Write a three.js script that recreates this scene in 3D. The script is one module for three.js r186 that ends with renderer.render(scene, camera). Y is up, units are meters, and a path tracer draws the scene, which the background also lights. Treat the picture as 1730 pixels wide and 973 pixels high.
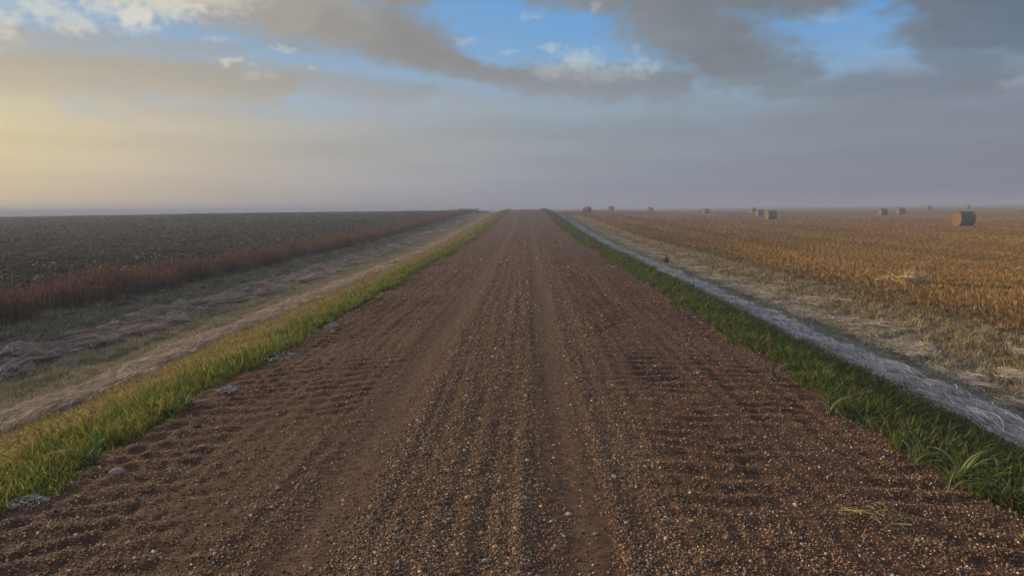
import * as THREE from 'three';
import { mergeGeometries } from 'three/addons/utils/BufferGeometryUtils.js';

// ───────────────────────── small maths
const lerp = (a, b, t) => a + (b - a) * t, clamp = (x, a = 0, b = 1) => Math.min(b, Math.max(a, x));
const ss = (a, b, x) => { const t = clamp((x - a) / (b - a)); return t * t * (3 - 2 * t); };
function rngOf(s) { return () => { s = (s + 0x6D2B79F5) | 0; let t = Math.imul(s ^ (s >>> 15), 1 | s); t = (t + Math.imul(t ^ (t >>> 7), 61 | t)) ^ t; return ((t ^ (t >>> 14)) >>> 0) / 4294967296; }; }
const perm = new Uint16Array(1024); { const r = rngOf(11); const p = [...Array(512).keys()]; for (let i = 511; i > 0; i--) { const j = Math.floor(r() * (i + 1)); [p[i], p[j]] = [p[j], p[i]]; } for (let i = 0; i < 1024; i++) perm[i] = p[i & 511]; }
const gx = new Float32Array(512), gy_ = new Float32Array(512); for (let i = 0; i < 512; i++) { gx[i] = Math.cos(i * 2.39996); gy_[i] = Math.sin(i * 2.39996); }
function noise(x, y, per = 512) {           // gradient noise, about -1..1, repeats after per cells
  const xi = Math.floor(x), yi = Math.floor(y), fx = x - xi, fy = y - yi;
  const m = (a) => ((a % per) + per) % per;
  const x0 = m(xi), x1 = m(xi + 1), y0 = m(yi), y1 = m(yi + 1);
  const u = fx * fx * fx * (fx * (fx * 6 - 15) + 10), v = fy * fy * fy * (fy * (fy * 6 - 15) + 10);
  const p0 = perm[x0 & 511], p1 = perm[x1 & 511], a = perm[(p0 + y0) & 511], b = perm[(p1 + y0) & 511], c = perm[(p0 + y1) & 511], d = perm[(p1 + y1) & 511];
  return 1.5 * lerp(lerp(gx[a] * fx + gy_[a] * fy, gx[b] * (fx - 1) + gy_[b] * fy, u), lerp(gx[c] * fx + gy_[c] * (fy - 1), gx[d] * (fx - 1) + gy_[d] * (fy - 1), u), v);
}
function fbm(x, y, o = 4, per = 512) { let s = 0, a = 0.5, f = 1; for (let i = 0; i < o; i++) { s += a * noise(x * f + i * 17, y * f + i * 31, per * f); a *= 0.5; f *= 2; } return s; }
function table(xs, ys, x) {                 // piecewise linear, numbers or triples
  let i = 0; while (i < xs.length - 2 && x > xs[i + 1]) i++;
  const t = clamp((x - xs[i]) / (xs[i + 1] - xs[i]));
  return Array.isArray(ys[0]) ? ys[i].map((v, k) => lerp(v, ys[i + 1][k], t)) : lerp(ys[i], ys[i + 1], t);
}
const mix3 = (a, b, t) => [lerp(a[0], b[0], t), lerp(a[1], b[1], t), lerp(a[2], b[2], t)];

// ───────────────────────── camera
const scene = new THREE.Scene();
const camera = new THREE.PerspectiveCamera(45.754, 1024 / 575, 0.1, 6000);
camera.position.set(0, 2.0, 0);
camera.rotation.order = 'YXZ';
camera.rotation.set(-0.115896, 0.022749, -0.0105);

// ───────────────────────── sky: blue air, broken low cloud, bank of morning haze, glow round the sun
const EXPOSURE = 1.25;
const SUN_AZ = -66, SUN_EL = 12;
const HAZE_AZ = [-180, -125, -66, -38, -26, -12, 0, 12, 25, 36, 70, 120, 180];
const HAZE = [[140, 143, 152], [170, 162, 150], [236, 214, 165], [220, 203, 163], [196, 186, 166], [168, 168, 167], [151, 158, 164], [141, 149, 158], [131, 139, 150], [128, 134, 147], [126, 132, 147], [130, 136, 149], [140, 143, 152]];
const GREY_AZ = [-180, -110, -66, -37, -20, -8, 5, 15, 25, 36, 90, 180];
const GREY = [[128, 132, 140], [160, 154, 146], [196, 182, 156], [180, 171, 154], [168, 160, 149], [145, 143, 141], [137, 138, 141], [122, 127, 132], [117, 125, 134], [102, 115, 133], [114, 122, 134], [128, 132, 140]];
const BLUE = [[158, 172, 192], [140, 170, 200], [103, 158, 214], [88, 145, 208], [66, 114, 184], [50, 90, 160]], BLUE_EL = [0, 9, 14, 22, 45, 90];
// strokes of cloud that stand in view: azimuth, elevation, radius at both ends (degrees), weight
const STROKES = [
  [-27, 17.2, -17.5, 15.6, 2.6, 3.0, 1], [-18, 15, -10, 13.2, 2.6, 1.7, 1], [-11.5, 12.8, -5, 11.3, 1.35, 0.85, 1], [-6, 11.3, 0, 10.3, 0.8, 0.7, 0.9], [-14, 17.5, -10, 16.6, 2, 1.2, 1],
  [1.2, 17, 6.4, 16, 1.1, 1.0, 0.95], [1.5, 10.2, 11, 9.6, 1.3, 1.2, 0.85],
  [8.5, 17.4, 13, 14.2, 1.5, 2.0, 1], [12.5, 14.6, 16.5, 11.4, 2.0, 2.1, 1], [15, 16.5, 22.5, 15.0, 2.3, 1.3, 1], [15.5, 11.4, 21, 9.6, 1.7, 1.0, 0.85], [20, 8.9, 31, 7.8, 0.9, 0.9, 0.7],
  [29.2, 13.8, 33.5, 12, 1.1, 1.9, 1], [31.2, 12, 36, 10.9, 1.5, 1.7, 1], [30.4, 10.6, 31.6, 8.8, 0.8, 0.9, 0.75],
  [-40, 9.2, -31, 9.8, 1.7, 1.4, 0.95], [-31, 9.8, -20, 9.6, 1.5, 1.2, 0.92], [-41, 11.6, -36, 11.3, 1.2, 0.9, 0.8], [-33, 11.7, -24, 11.9, 0.9, 0.5, 0.45], [-21, 10.6, -10, 9.2, 0.6, 0.9, 0.5],
];
const PUFFS = [ // sunlit heads: azimuth, elevation, half width, half height, strength
  [-37.6, 12.5, 1.5, 1.3, 0.6], [-34.6, 13.5, 1.6, 0.8, 0.62], [-32.9, 12.9, 1.3, 0.9, 0.55], [-31.2, 14.1, 1.3, 0.7, 0.6], [-29.2, 13.8, 1.6, 1.1, 0.85], [-27, 14.7, 2.6, 1.0, 0.75], [-23.5, 15.4, 2.6, 1.0, 0.5],
  [-22.9, 11.15, 1.1, 0.26, 0.6], [-21.2, 10.3, 1.2, 0.34, 0.3], [-24.2, 12.6, 0.8, 0.16, 0.4], [-19, 12.3, 1.2, 0.15, 0.35],
  [2.0, 12.75, 1.0, 0.22, 0.45], [-4.7, 13.3, 1.0, 0.2, 0.35], [0.6, 15.05, 1.2, 0.28, 0.3], [8.7, 12.4, 0.9, 0.24, 0.3], [4.4, 11.7, 1.8, 0.8, 0.5], [9.2, 10.9, 1.3, 0.7, 0.42], [2.2, 11.0, 1.6, 0.7, 0.3], [6.5, 10.6, 2.6, 0.7, 0.25], [5.7, 15.5, 0.4, 0.4, 0.35],
  [34.6, 7.9, 1.3, 0.28, 0.55], [17, 5.7, 1.8, 0.3, 0.25], [20, 4.9, 2.6, 0.4, 0.18], [-17, 11.0, 0.5, 0.12, 0.4], [23, 13.6, 1.8, 0.5, 0.2], [-1.5, 12.4, 0.8, 0.15, 0.3], [-38.5, 10.7, 1.2, 0.3, 0.5],
];
function skyColour(az, el) {
  const rough = fbm(az * 0.35, el * 0.8, 4), big = fbm(az * 0.07 + 40, el * 0.2 + 9, 3);
  let cover = 0, head = 0;
  const wa = az + 2.0 * rough + 2.2 * big, we = el + 0.55 * fbm(az * 0.4 + 70, el * 0.7 + 5, 4) + 0.5 * big;
  const frayed = 0.34 * fbm(az * 0.8 + 20, el * 1.9 + 3, 5);
  if (az > -55 && az < 52 && el < 22) {
    for (const [a0, e0, a1, e1, r0, r1, w] of STROKES) {
      const dx = a1 - a0, dy = (e1 - e0), px = wa - a0, py = we - e0, k = 0.45;   // clouds near the horizon are drawn out sideways
      const t = clamp((px * dx * k * k + py * dy) / (dx * dx * k * k + dy * dy)), qx = (px - dx * t) * k, qy = py - dy * t;
      cover = Math.max(cover, w * ss(1.6, 0.42, Math.hypot(qx, qy) / lerp(r0, r1, t) + frayed));
    }
    const pa = az + 1.5 * fbm(az * 0.9 + 3, el * 1.6, 5), pe = el + 0.6 * fbm(az * 1.1 + 50, el * 2.2 + 8, 5), curd = fbm(az * 1.6 + 9, el * 2.6 + 4, 4);
    for (const [a, e, w, h, s] of PUFFS) { const q = Math.hypot((pa - a) / w, (pe - e) / h); if (q < 1.7) head = Math.max(head, s * ss(1.55, 0.2, q + 0.75 * curd)); }
  }
  // the same kind of broken cloud all over the rest of the sky
  const inView = ss(56, 44, Math.abs(az)) * ss(24, 18.5, el);
  if (inView < 1) {
    const R = 1 / (Math.sin(el * Math.PI / 180) + 0.22), X = Math.sin(az * Math.PI / 180) * R, Y = Math.cos(az * Math.PI / 180) * R;
    const c = ss(-0.42, 0.05, fbm(X * 1.1 + 5, Y * 1.1 + 2, 5));
    cover = Math.max(cover * inView, c * 0.96 * (1 - inView) + cover * inView);
  }
  const warm = Math.exp(-(((az - SUN_AZ) / 55) ** 2));
  let c = mix3(table(BLUE_EL, BLUE, el), [196, 194, 194], 0.75 * warm * ss(40, 8, el));
  const up = ss(16, 50, el), grey = table(GREY_AZ, GREY, az).map((v, i) => v * lerp(1, [1.05, 1, 0.93][i], up) * (1 + 0.06 * rough + 0.08 * big) * lerp(1, 1.14, ss(20, 60, el)));
  c = mix3(c, grey, 0.94 * cover);
  c = mix3(c, mix3([205, 203, 198], [240, 230, 205], warm), head);
  const band = ss(11.8, 5.2, el + 2.4 * big + 1.1 * rough);
  let hz = table(HAZE_AZ, HAZE, az).map((v) => v * (1 + 0.05 * fbm(az * 0.05 + 3, el * 0.55, 3)));
  hz = mix3(hz, [hz[0] * 0.985, hz[1] * 0.965, hz[2] * 0.99], ss(5, 1, el));
  return mix3(c, hz, band * (1 - 0.25 * head));
}
{
  const W = 3072, H = 1536, data = new Float32Array(W * H * 4);
  const lin = (v) => { v = clamp(v / 255, 0, 1); return (v <= 0.04045 ? v / 12.92 : ((v + 0.055) / 1.055) ** 2.4) / EXPOSURE; };
  for (let r = 0; r < H; r++) {
    const el = ((r + 0.5) / H - 0.5) * 180;
    const coarse = el > 26 ? 4 : 1;
    for (let i = 0; i < W; i += coarse) {
      const th = ((i + 0.5 * coarse) / W - 0.5) * 2 * Math.PI, az = Math.atan2(Math.cos(th), -Math.sin(th)) * 180 / Math.PI;
      const c = el < 0 ? [120, 125, 135] : skyColour(az, el);
      for (let k = 0; k < coarse; k++) { const o = (r * W + i + k) * 4; data[o] = lin(c[0]); data[o + 1] = lin(c[1]); data[o + 2] = lin(c[2]); data[o + 3] = 1; }
    }
  }
  const t = new THREE.DataTexture(data, W, H, THREE.RGBAFormat, THREE.FloatType);
  t.mapping = THREE.EquirectangularReflectionMapping; t.magFilter = t.minFilter = THREE.LinearFilter; t.colorSpace = THREE.LinearSRGBColorSpace; t.needsUpdate = true;
  scene.background = t; scene.environment = t;
}
// ───────────────────────── sun, haze, exposure
const sun = new THREE.DirectionalLight(new THREE.Color().setRGB(1, 0.74, 0.44), 3.6);
{ const a = SUN_AZ * Math.PI / 180, e = SUN_EL * Math.PI / 180; sun.position.set(Math.sin(a) * Math.cos(e), Math.sin(e), -Math.cos(a) * Math.cos(e)).multiplyScalar(200); }
sun.castShadow = true; sun.shadow.radius = 9; sun.shadow.mapSize.set(4096, 4096);
Object.assign(sun.shadow.camera, { left: -140, right: 140, top: 140, bottom: -140, near: 1, far: 600 });
scene.add(sun); scene.add(sun.target);
scene.fog = new THREE.FogExp2(new THREE.Color().setRGB(0.53, 0.62, 0.88), 0.0024);
const renderer = new THREE.WebGLRenderer({ antialias: true });
renderer.toneMapping = THREE.LinearToneMapping; renderer.toneMappingExposure = EXPOSURE; renderer.shadowMap.enabled = true;

// ───────────────────────── object helpers
const taken = new Map();
function numbered(n) { const k = taken.get(n) ?? 0; taken.set(n, k + 1); return k ? `${n}_${String(k).padStart(3, '0')}` : n; }
function add(o, name, data, parent = scene) {
  o.name = parent === scene ? numbered(name) : name; o.userData = { ...data };
  o.traverse((m) => { if (m.isMesh) { m.castShadow = m.receiveShadow = true; } });
  parent.add(o); return o;
}
const part = (name, g, m, parent) => add(new THREE.Mesh(g, m), name, {}, parent);
const V = (x, y, z) => new THREE.Vector3(x, y, z);
const dummy = new THREE.Object3D(), colour = new THREE.Color();

// ───────────────────────── the lie of the land
const PX = [-2000, -13.5, -12.2, -10.8, -9.5, -8, -6, -4.9, -3.95, -3.5, -1.7, -0.5, 1.2, 3.2, 3.6, 4.4, 5.4, 6.6, 7.6, 9, 11, 2000];
const PY = [-0.5, -0.5, -0.62, -0.85, -0.92, -0.88, -0.62, -0.36, -0.14, -0.08, -0.02, 0, -0.02, -0.08, -0.14, -0.34, -0.58, -0.75, -0.75, -0.6, -0.5, -0.45];
function rise(x, d) {
  const g = table([-250, -140, -60, 5, 14, 25, 45, 400], [0.5, 0.68, 1, 1, 0.6, 0.2, 0, 0], x);
  const far = x < 8 ? 1 - ss(155, 330, d) : 1 - ss(155, 330, d) * clamp(1 - (x - 8) / 18);
  return 1.75 * ss(35, 150, d) * g * far + (x > 5 ? ss(165, 225, d) * table([5, 27, 45, 75, 140, 400], [0, 1.1, 0.75, 0.42, 0.32, 0.3], x) : 0);
}
function inSwath(x, z) {                    // 0..1 where cut grass lies in ropes along the road
  const w = 0.35 * noise(z * 0.21, 3.3) + 0.16 * noise(z * 0.9, 8.1);
  const b = (a, c, s) => ss(a - s, a + s, x) * ss(c + s, c - s, x);
  return Math.max(b(-7.05 + w * 0.8, -6.25 + w * 0.7, 0.18), b(-10.7 + w * 1.3, -9.25 + w * 1.6, 0.3), b(4.9 + w * 0.4, 5.82 + w * 0.6, 0.14));
}
const ropeRidge = (x, z) => (x < -8.5 ? 1 - 2.4 * Math.abs(noise(x * 2.0 + z * 0.75 + 0.8 * noise(x, z), z * 0.8 - x * 0.5)) : 1 - 2.6 * Math.abs(noise(x * 3.8 + 0.9 * noise(x * 0.9, z * 0.7), z * 0.75)));
function baseY(x, z) { return table(PX, PY, x) + rise(x, Math.max(0, -z)); }
function groundY(x, z) {
  const d = Math.max(0.1, -z);
  let y = baseY(x, z);
  const ax = Math.abs(x);
  if (ax > 3 && ax < 16) y += 0.035 * noise(x * 1.3, z * 0.7) + 0.02 * noise(x * 3.1, z * 2.2);
  if (ax >= 16) y += 0.05 * noise(x * 0.12, z * 0.12);
  const s = inSwath(x, z);
  if (s > 0 && d < 90) y += s * (0.01 + (x < -8.5 ? 1.5 : 1) * (0.045 * ropeRidge(x, z) + 0.025 * noise(x * 4.5, z * 1.8)));
  return y;
}
const EDGE_L = (z) => -3.72 + 0.18 * noise(z * 0.35, 1.7) + 0.15 * noise(z * 1.5, 4.2) + 0.07 * noise(z * 4, 0.3), EDGE_R = (z) => 3.26 + 0.22 * noise(z * 0.3, 6.6) + 0.22 * noise(z * 1.1, 2.9) + 0.1 * noise(z * 3.3, 7.7);
const bell = (x, c, w) => Math.exp(-(((x - c) / w) ** 2));
function wheelTrack(x, z) { const m = 0.05 * noise(z * 0.12, 9.9); return Math.max(bell(x - m, -1.36, 0.2), 0.9 * bell(x - m, 0.3, 0.17), 0.35 * bell(x - m, 0.75, 0.1), 0.3 * bell(x, -2.05, 0.12)); }
function laneRipple(x, z) {                 // lug marks left across both lanes
  const l = Math.max(ss(-3.75, -3.5, x) * ss(-2.55, -2.75, x), 0.9 * ss(-2.6, -2.4, x) * ss(-1.65, -1.9, x), 1.15 * ss(0.85, 1.1, x) * ss(1.95, 1.75, x), ss(1.95, 2.2, x) * ss(3.3, 3.0, x));
  return l;
}
function roadY(x, z) {
  const d = Math.max(0.1, -z);
  let y = baseY(x, z);
  const detail = ss(75, 25, d), fine = ss(22, 9, d);
  if (detail > 0) {
    const t = wheelTrack(x, z), l = laneRipple(x, z);
    y -= 0.014 * t;
    y += 0.010 * noise(x * 9, z * 0.22) * (1 - t);                 // long grader lines
    const band = x < -2.57 || x > 1.93 ? 2.1 : 0;
    const ph = z * 22 + x * (x < 0 ? 5.0 : -3.6) + band + 3.4 * noise(x * 0.9, z * 0.8) + 2.2 * noise(x * 2.6, z * 1.9);
    const patch = ss(-0.35, 0.4, noise(x * 0.8 + 7, z * 0.45) + 0.25);
    const w = Math.sin(ph); y += detail * l * patch * 0.014 * (w > 0 ? Math.pow(w, 0.7) : -0.8 * Math.pow(-w, 1.2));
    y += detail * (1 - 0.85 * t) * (0.006 * noise(x * 5, z * 4) + 0.004 * noise(x * 12, z * 10));
    if (fine > 0) y += fine * (1 - 0.8 * t) * (0.0035 * noise(x * 27, z * 24));
    const ridge = bell(x, -1.02 + 0.06 * noise(z * 0.4, 2), 0.09) + 0.8 * bell(x, -0.05 + 0.04 * noise(z * 0.5, 5), 0.07) + 0.7 * bell(x, 0.56, 0.06);
    y += 0.012 * ridge * (0.7 + 0.6 * noise(x * 3, z * 2.3));
  }
  y -= 0.16 * (ss(EDGE_L(z) + 0.06, EDGE_L(z) - 0.28, x) + ss(EDGE_R(z) - 0.06, EDGE_R(z) + 0.28, x));
  return y + 0.02;
}
const surfaceY = (x, z) => (x > EDGE_L(z) && x < EDGE_R(z) ? roadY(x, z) : groundY(x, z));

// ───────────────────────── grain textures (uv in metres)
function grain(n, seed, f) {
  const d = new Uint8Array(n * n * 4);
  for (let j = 0; j < n; j++) for (let i = 0; i < n; i++) { const v = Math.round(255 * clamp(f(i / n, j / n))); const o = (j * n + i) * 4; d[o] = d[o + 1] = d[o + 2] = v; d[o + 3] = 255; }
  const t = new THREE.DataTexture(d, n, n, THREE.RGBAFormat); t.wrapS = t.wrapT = THREE.RepeatWrapping; t.magFilter = THREE.LinearFilter; t.minFilter = THREE.LinearMipmapLinearFilter; t.generateMipmaps = true; t.needsUpdate = true;
  return t;
}
const rep = (t, k, srgb) => { const c = t.clone(); c.repeat.set(k, k); if (srgb) c.colorSpace = THREE.SRGBColorSpace; c.needsUpdate = true; return c; };
const soilGrain = grain(1024, 1, (u, v) => { const r = 0.5 + 0.5 * fbm(u * 160, v * 160, 2, 160); return 0.62 + 0.3 * fbm(u * 24 + 3, v * 24, 5, 24) + 0.28 * (r - 0.5); });
const soilBump = grain(1024, 2, (u, v) => 0.5 + 0.35 * fbm(u * 90, v * 90, 3, 90) + 0.25 * fbm(u * 210 + 5, v * 210, 2, 210));
const straw = grain(512, 3, (u, v) => 0.66 + 0.36 * fbm(u * 90, v * 18, 4, 18) + 0.2 * noise(u * 200, v * 200, 200));

// ───────────────────────── ground sheet
function rowsTo(far, k, least, back) { const z = []; for (let d = -back; d < far; d += Math.max(least, Math.abs(d) * k)) z.push(-d); z.push(-far); return z; }
function sheet(xs, zs, yf, cf) {
  const nx = xs.length, nz = zs.length, p = new Float32Array(nx * nz * 3), uv = new Float32Array(nx * nz * 2), c = new Float32Array(nx * nz * 3), ix = new Uint32Array((nx - 1) * (nz - 1) * 6);
  let k = 0;
  for (let j = 0; j < nz; j++) for (let i = 0; i < nx; i++, k++) {
    const x = xs[i], z = zs[j], q = cf(x, z); p[k * 3] = x; p[k * 3 + 1] = yf(x, z); p[k * 3 + 2] = z; uv[k * 2] = x; uv[k * 2 + 1] = -z; c.set(q, k * 3);
  }
  k = 0;
  for (let j = 0; j < nz - 1; j++) for (let i = 0; i < nx - 1; i++) { const a = j * nx + i, b = a + 1, e = a + nx, f = e + 1; ix.set([a, b, e, b, f, e], k); k += 6; }
  const g = new THREE.BufferGeometry(); g.setAttribute('position', new THREE.BufferAttribute(p, 3)); g.setAttribute('uv', new THREE.BufferAttribute(uv, 2)); g.setAttribute('color', new THREE.BufferAttribute(c, 3));
  g.setIndex(new THREE.BufferAttribute(ix, 1)); g.computeVertexNormals(); return g;
}
const ZX = [-14.6, -14.0, -12.3, -11.9, -10.9, -10.6, -9.1, -8.7, -7.7, -7.3, -6.3, -5.9, -3.9, -3.6, 3.2, 3.5, 4.8, 5.0, 5.6, 5.8, 6.5, 6.9, 7.9, 8.5, 9.2, 10.2];
const CROP = [0.05, 0.046, 0.016], TALL = [0.13, 0.075, 0.034], DITCH = [0.11, 0.1, 0.055], MAUVE = [0.11, 0.095, 0.05], TAN = [0.28, 0.245, 0.13], HAYL = [0.19, 0.145, 0.1], VERGE = [0.1, 0.1, 0.03], SOIL = [0.13, 0.072, 0.045], VERGER = [0.07, 0.085, 0.028], HAYR = [0.2, 0.195, 0.18], FGREEN = [0.45, 0.48, 0.4], FSTRAW = [0.28, 0.22, 0.17], STUB = [0.33, 0.235, 0.115], GOLD = [0.33, 0.185, 0.055];
const ZC = [CROP, TALL, TALL, DITCH, DITCH, MAUVE, MAUVE, TAN, TAN, HAYL, HAYL, VERGE, VERGE, SOIL, SOIL, VERGER, VERGER, HAYR, HAYR, FGREEN, FGREEN, FSTRAW, FSTRAW, STUB, STUB, GOLD];
const stripe = (x, z) => 0.6 * noise(x * 0.33, z * 0.012 + 4) + 0.45 * noise(x * 0.95 + 9, z * 0.02) + 0.3 * noise(x * 0.07, z * 0.05);
function groundColour(x, z) {
  const c = table(ZX, ZC, x + 0.35 * noise(x * 0.6, z * 0.3) + 0.12 * noise(x * 2, z * 1.4)), n = 1 + 0.28 * fbm(x * 1.1, z * 0.8, 3) + (x > 9 ? 0.22 * stripe(x, z) : 0);
  return [c[0] * n, c[1] * n, c[2] * n];
}
{
  const xs = [];
  for (let x = -16; x <= -3.2; x += 0.09) xs.push(x);
  for (let x = -3; x < 2.9; x += 0.6) xs.push(x);
  for (let x = 2.9; x <= 13; x += 0.09) xs.push(x);
  for (let s = 0.3, x = 13.3; x < 1500; s *= 1.075, x += s) xs.push(x);
  const left = []; for (let s = 0.3, x = -16.3; x > -1500; s *= 1.075, x -= s) left.unshift(x);
  const g = sheet([...left, ...xs], rowsTo(1500, 0.016, 0.12, 40), (x, z) => groundY(x, z) - 0.14 * ss(-3.9, -3.3, x) * ss(3.4, 2.9, x), groundColour);
  const m = new THREE.MeshStandardMaterial({ vertexColors: true, roughness: 1, map: rep(straw, 0.7, true), bumpMap: rep(straw, 0.7), bumpScale: 0.02 });
  add(new THREE.Mesh(g, m), 'ground', { kind: 'structure' });
}
// ───────────────────────── gravel road
{
  const xs = []; for (let x = -4.1; x <= 3.7; x += 0.026) xs.push(x);
  const g = sheet(xs, rowsTo(330, 0.0045, 0.02, 2), roadY, (x, z) => {
    const t = wheelTrack(x, z), n = 1 + 0.22 * fbm(x * 0.9, z * 0.25, 3) + 0.12 * noise(x * 4, z * 0.3);
    const c = mix3(mix3([0.27, 0.118, 0.066], [0.28, 0.138, 0.076], ss(-2, 0, x) * ss(2.2, 0.8, x)), [0.35, 0.195, 0.118], 0.75 * t);
    return [c[0] * n, c[1] * n, c[2] * n];
  });
  const m = new THREE.MeshStandardMaterial({ vertexColors: true, roughness: 0.95, map: rep(soilGrain, 0.6, true), bumpMap: rep(soilBump, 1.1), bumpScale: 0.008 });
  add(new THREE.Mesh(g, m), 'gravel_road', { kind: 'structure' });
}

// ───────────────────────── scattered small matter
class Copies {
  constructor(geometries, material) { this.g = geometries; this.m = material; this.a = geometries.map(() => []); this.c = geometries.map(() => []); }
  put(rng, c) { dummy.updateMatrix(); const k = Math.floor(rng() * this.g.length); this.a[k].push(...dummy.matrix.elements); this.c[k].push(c[0], c[1], c[2]); }
  build(name, label, category) {
    const all = new THREE.Group(); add(all, name, { kind: 'stuff', label, category });
    this.g.forEach((g, k) => {
      const n = this.a[k].length / 16; if (!n) return;
      const im = new THREE.InstancedMesh(g, this.m, n); im.instanceMatrix.array.set(this.a[k]);
      im.instanceColor = new THREE.InstancedBufferAttribute(new Float32Array(this.c[k]), 3);
      add(im, name, { kind: 'stuff' }, all);
    });
  }
}
function scatter(rng, x0, x1, d0, d1, dens, cb) {
  for (let d = d0; d < d1;) {
    const s = Math.max(0.25, d * 0.035), lim = 0.9 * (d + s) + 4, a = Math.max(x0, -lim), b = Math.min(x1, lim);
    if (b > a) { const q = dens(d) * (b - a) * s, n = Math.floor(q) + (rng() < q % 1 ? 1 : 0); for (let i = 0; i < n; i++) cb(lerp(a, b, rng()), -(d + rng() * s), d); }
    d += s;
  }
}
function ribbon(out, pts, w, c, side) {       // a tapering strip through points; side is the width direction
  const n = pts.length, b = out.p.length / 3;
  for (let i = 0; i < n; i++) {
    const k = w * (i === n - 1 ? 0.08 : 1 - 0.55 * (i / (n - 1)) ** 2) * 0.5, P = pts[i];
    out.p.push(P[0] - side[0] * k, P[1] - side[1] * k, P[2] - side[2] * k, P[0] + side[0] * k, P[1] + side[1] * k, P[2] + side[2] * k); out.c.push(...c, ...c);
    if (i) { const a = b + (i - 1) * 2; out.i.push(a, a + 1, a + 2, a + 1, a + 3, a + 2); }
  }
}
const strip = () => ({ p: [], c: [], i: [] });
function done(o) { const g = new THREE.BufferGeometry(); g.setAttribute('position', new THREE.Float32BufferAttribute(o.p, 3)); g.setAttribute('color', new THREE.Float32BufferAttribute(o.c, 3)); g.setIndex(o.i); g.computeVertexNormals(); return g; }
function tuftShape(rng, { n, h, w, spread, lean, colours, seg = 4, head = 0 }) {
  const o = strip();
  for (let i = 0; i < n; i++) {
    const a = rng() * 6.283, r = spread * Math.sqrt(rng()), x0 = r * Math.cos(a), z0 = r * Math.sin(a), L = h * (0.55 + 0.6 * rng()), d = rng() * 6.283, k = lean * (0.25 + rng()), bend = 0.5 + rng() * 1.1, pts = [];
    for (let s = 0; s <= seg; s++) { const t = s / seg, out = k * L * (0.35 * t + 0.65 * t ** (1 + bend)); pts.push([x0 + out * Math.cos(d), L * t * (1 - 0.35 * k * t * t), z0 + out * Math.sin(d)]); }
    const q = rng() * 6.283, v = 0.75 + 0.5 * rng(), c = colours[Math.floor(rng() * colours.length)].map((u) => u * v);
    ribbon(o, pts, w * (0.7 + 0.6 * rng()), c, [Math.cos(q), 0, Math.sin(q)]);
    if (head && rng() < head) { const e = pts[seg], hc = [0.25, 0.18, 0.11].map((u) => u * (0.7 + 0.6 * rng())); for (let m = 0; m < 2; m++) { const qq = rng() * 3.14; ribbon(o, [[e[0], e[1] - 0.11 * h, e[2]], [e[0] * 1.02, e[1] - 0.04 * h, e[2] * 1.02], [e[0] * 1.04, e[1] + 0.05 * h, e[2] * 1.04]], w * 3.2, hc, [Math.cos(qq), 0, Math.sin(qq)]); } }
  }
  return done(o);
}
const leafMat = new THREE.MeshPhysicalMaterial({ color: new THREE.Color().setRGB(1.5, 1.42, 1.3), vertexColors: true, roughness: 0.9, transmission: 0.35, thickness: 0, side: THREE.DoubleSide, specularIntensity: 0.4 });
const dryMat = new THREE.MeshPhysicalMaterial({ color: new THREE.Color().setRGB(1.15, 1.12, 1.1), vertexColors: true, roughness: 1, transmission: 0.2, thickness: 0, side: THREE.DoubleSide, specularIntensity: 0.3 });
const stalkMat = new THREE.MeshStandardMaterial({ vertexColors: true, roughness: 1, side: THREE.DoubleSide });

// gravel: loose pebbles over the whole road
function pebble(rng, det, k) {
  const g = new THREE.IcosahedronGeometry(1, det), p = g.attributes.position, s = [0.7 + 0.7 * rng(), 0.5 + 0.3 * rng(), 0.75 + 0.5 * rng()], o = rng() * 90;
  for (let i = 0; i < p.count; i++) { const x = p.getX(i), y = p.getY(i), z = p.getZ(i), r = 1 + k * noise(x * 1.4 + o, y * 1.4 + z * 1.1 + o) + 0.35 * k * noise(x * 3 + z + o, y * 3 - z); p.setXYZ(i, x * r * s[0], y * r * s[1], z * r * s[2]); }
  g.deleteAttribute('uv'); g.computeVertexNormals();
  return g;
}
const PEBBLES = [[0.38, [0.21, 0.11, 0.062]], [0.64, [0.35, 0.225, 0.115]], [0.73, [0.34, 0.16, 0.068]], [0.84, [0.2, 0.18, 0.155]], [0.925, [0.06, 0.05, 0.045]], [1, [0.68, 0.58, 0.44]]];
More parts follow.
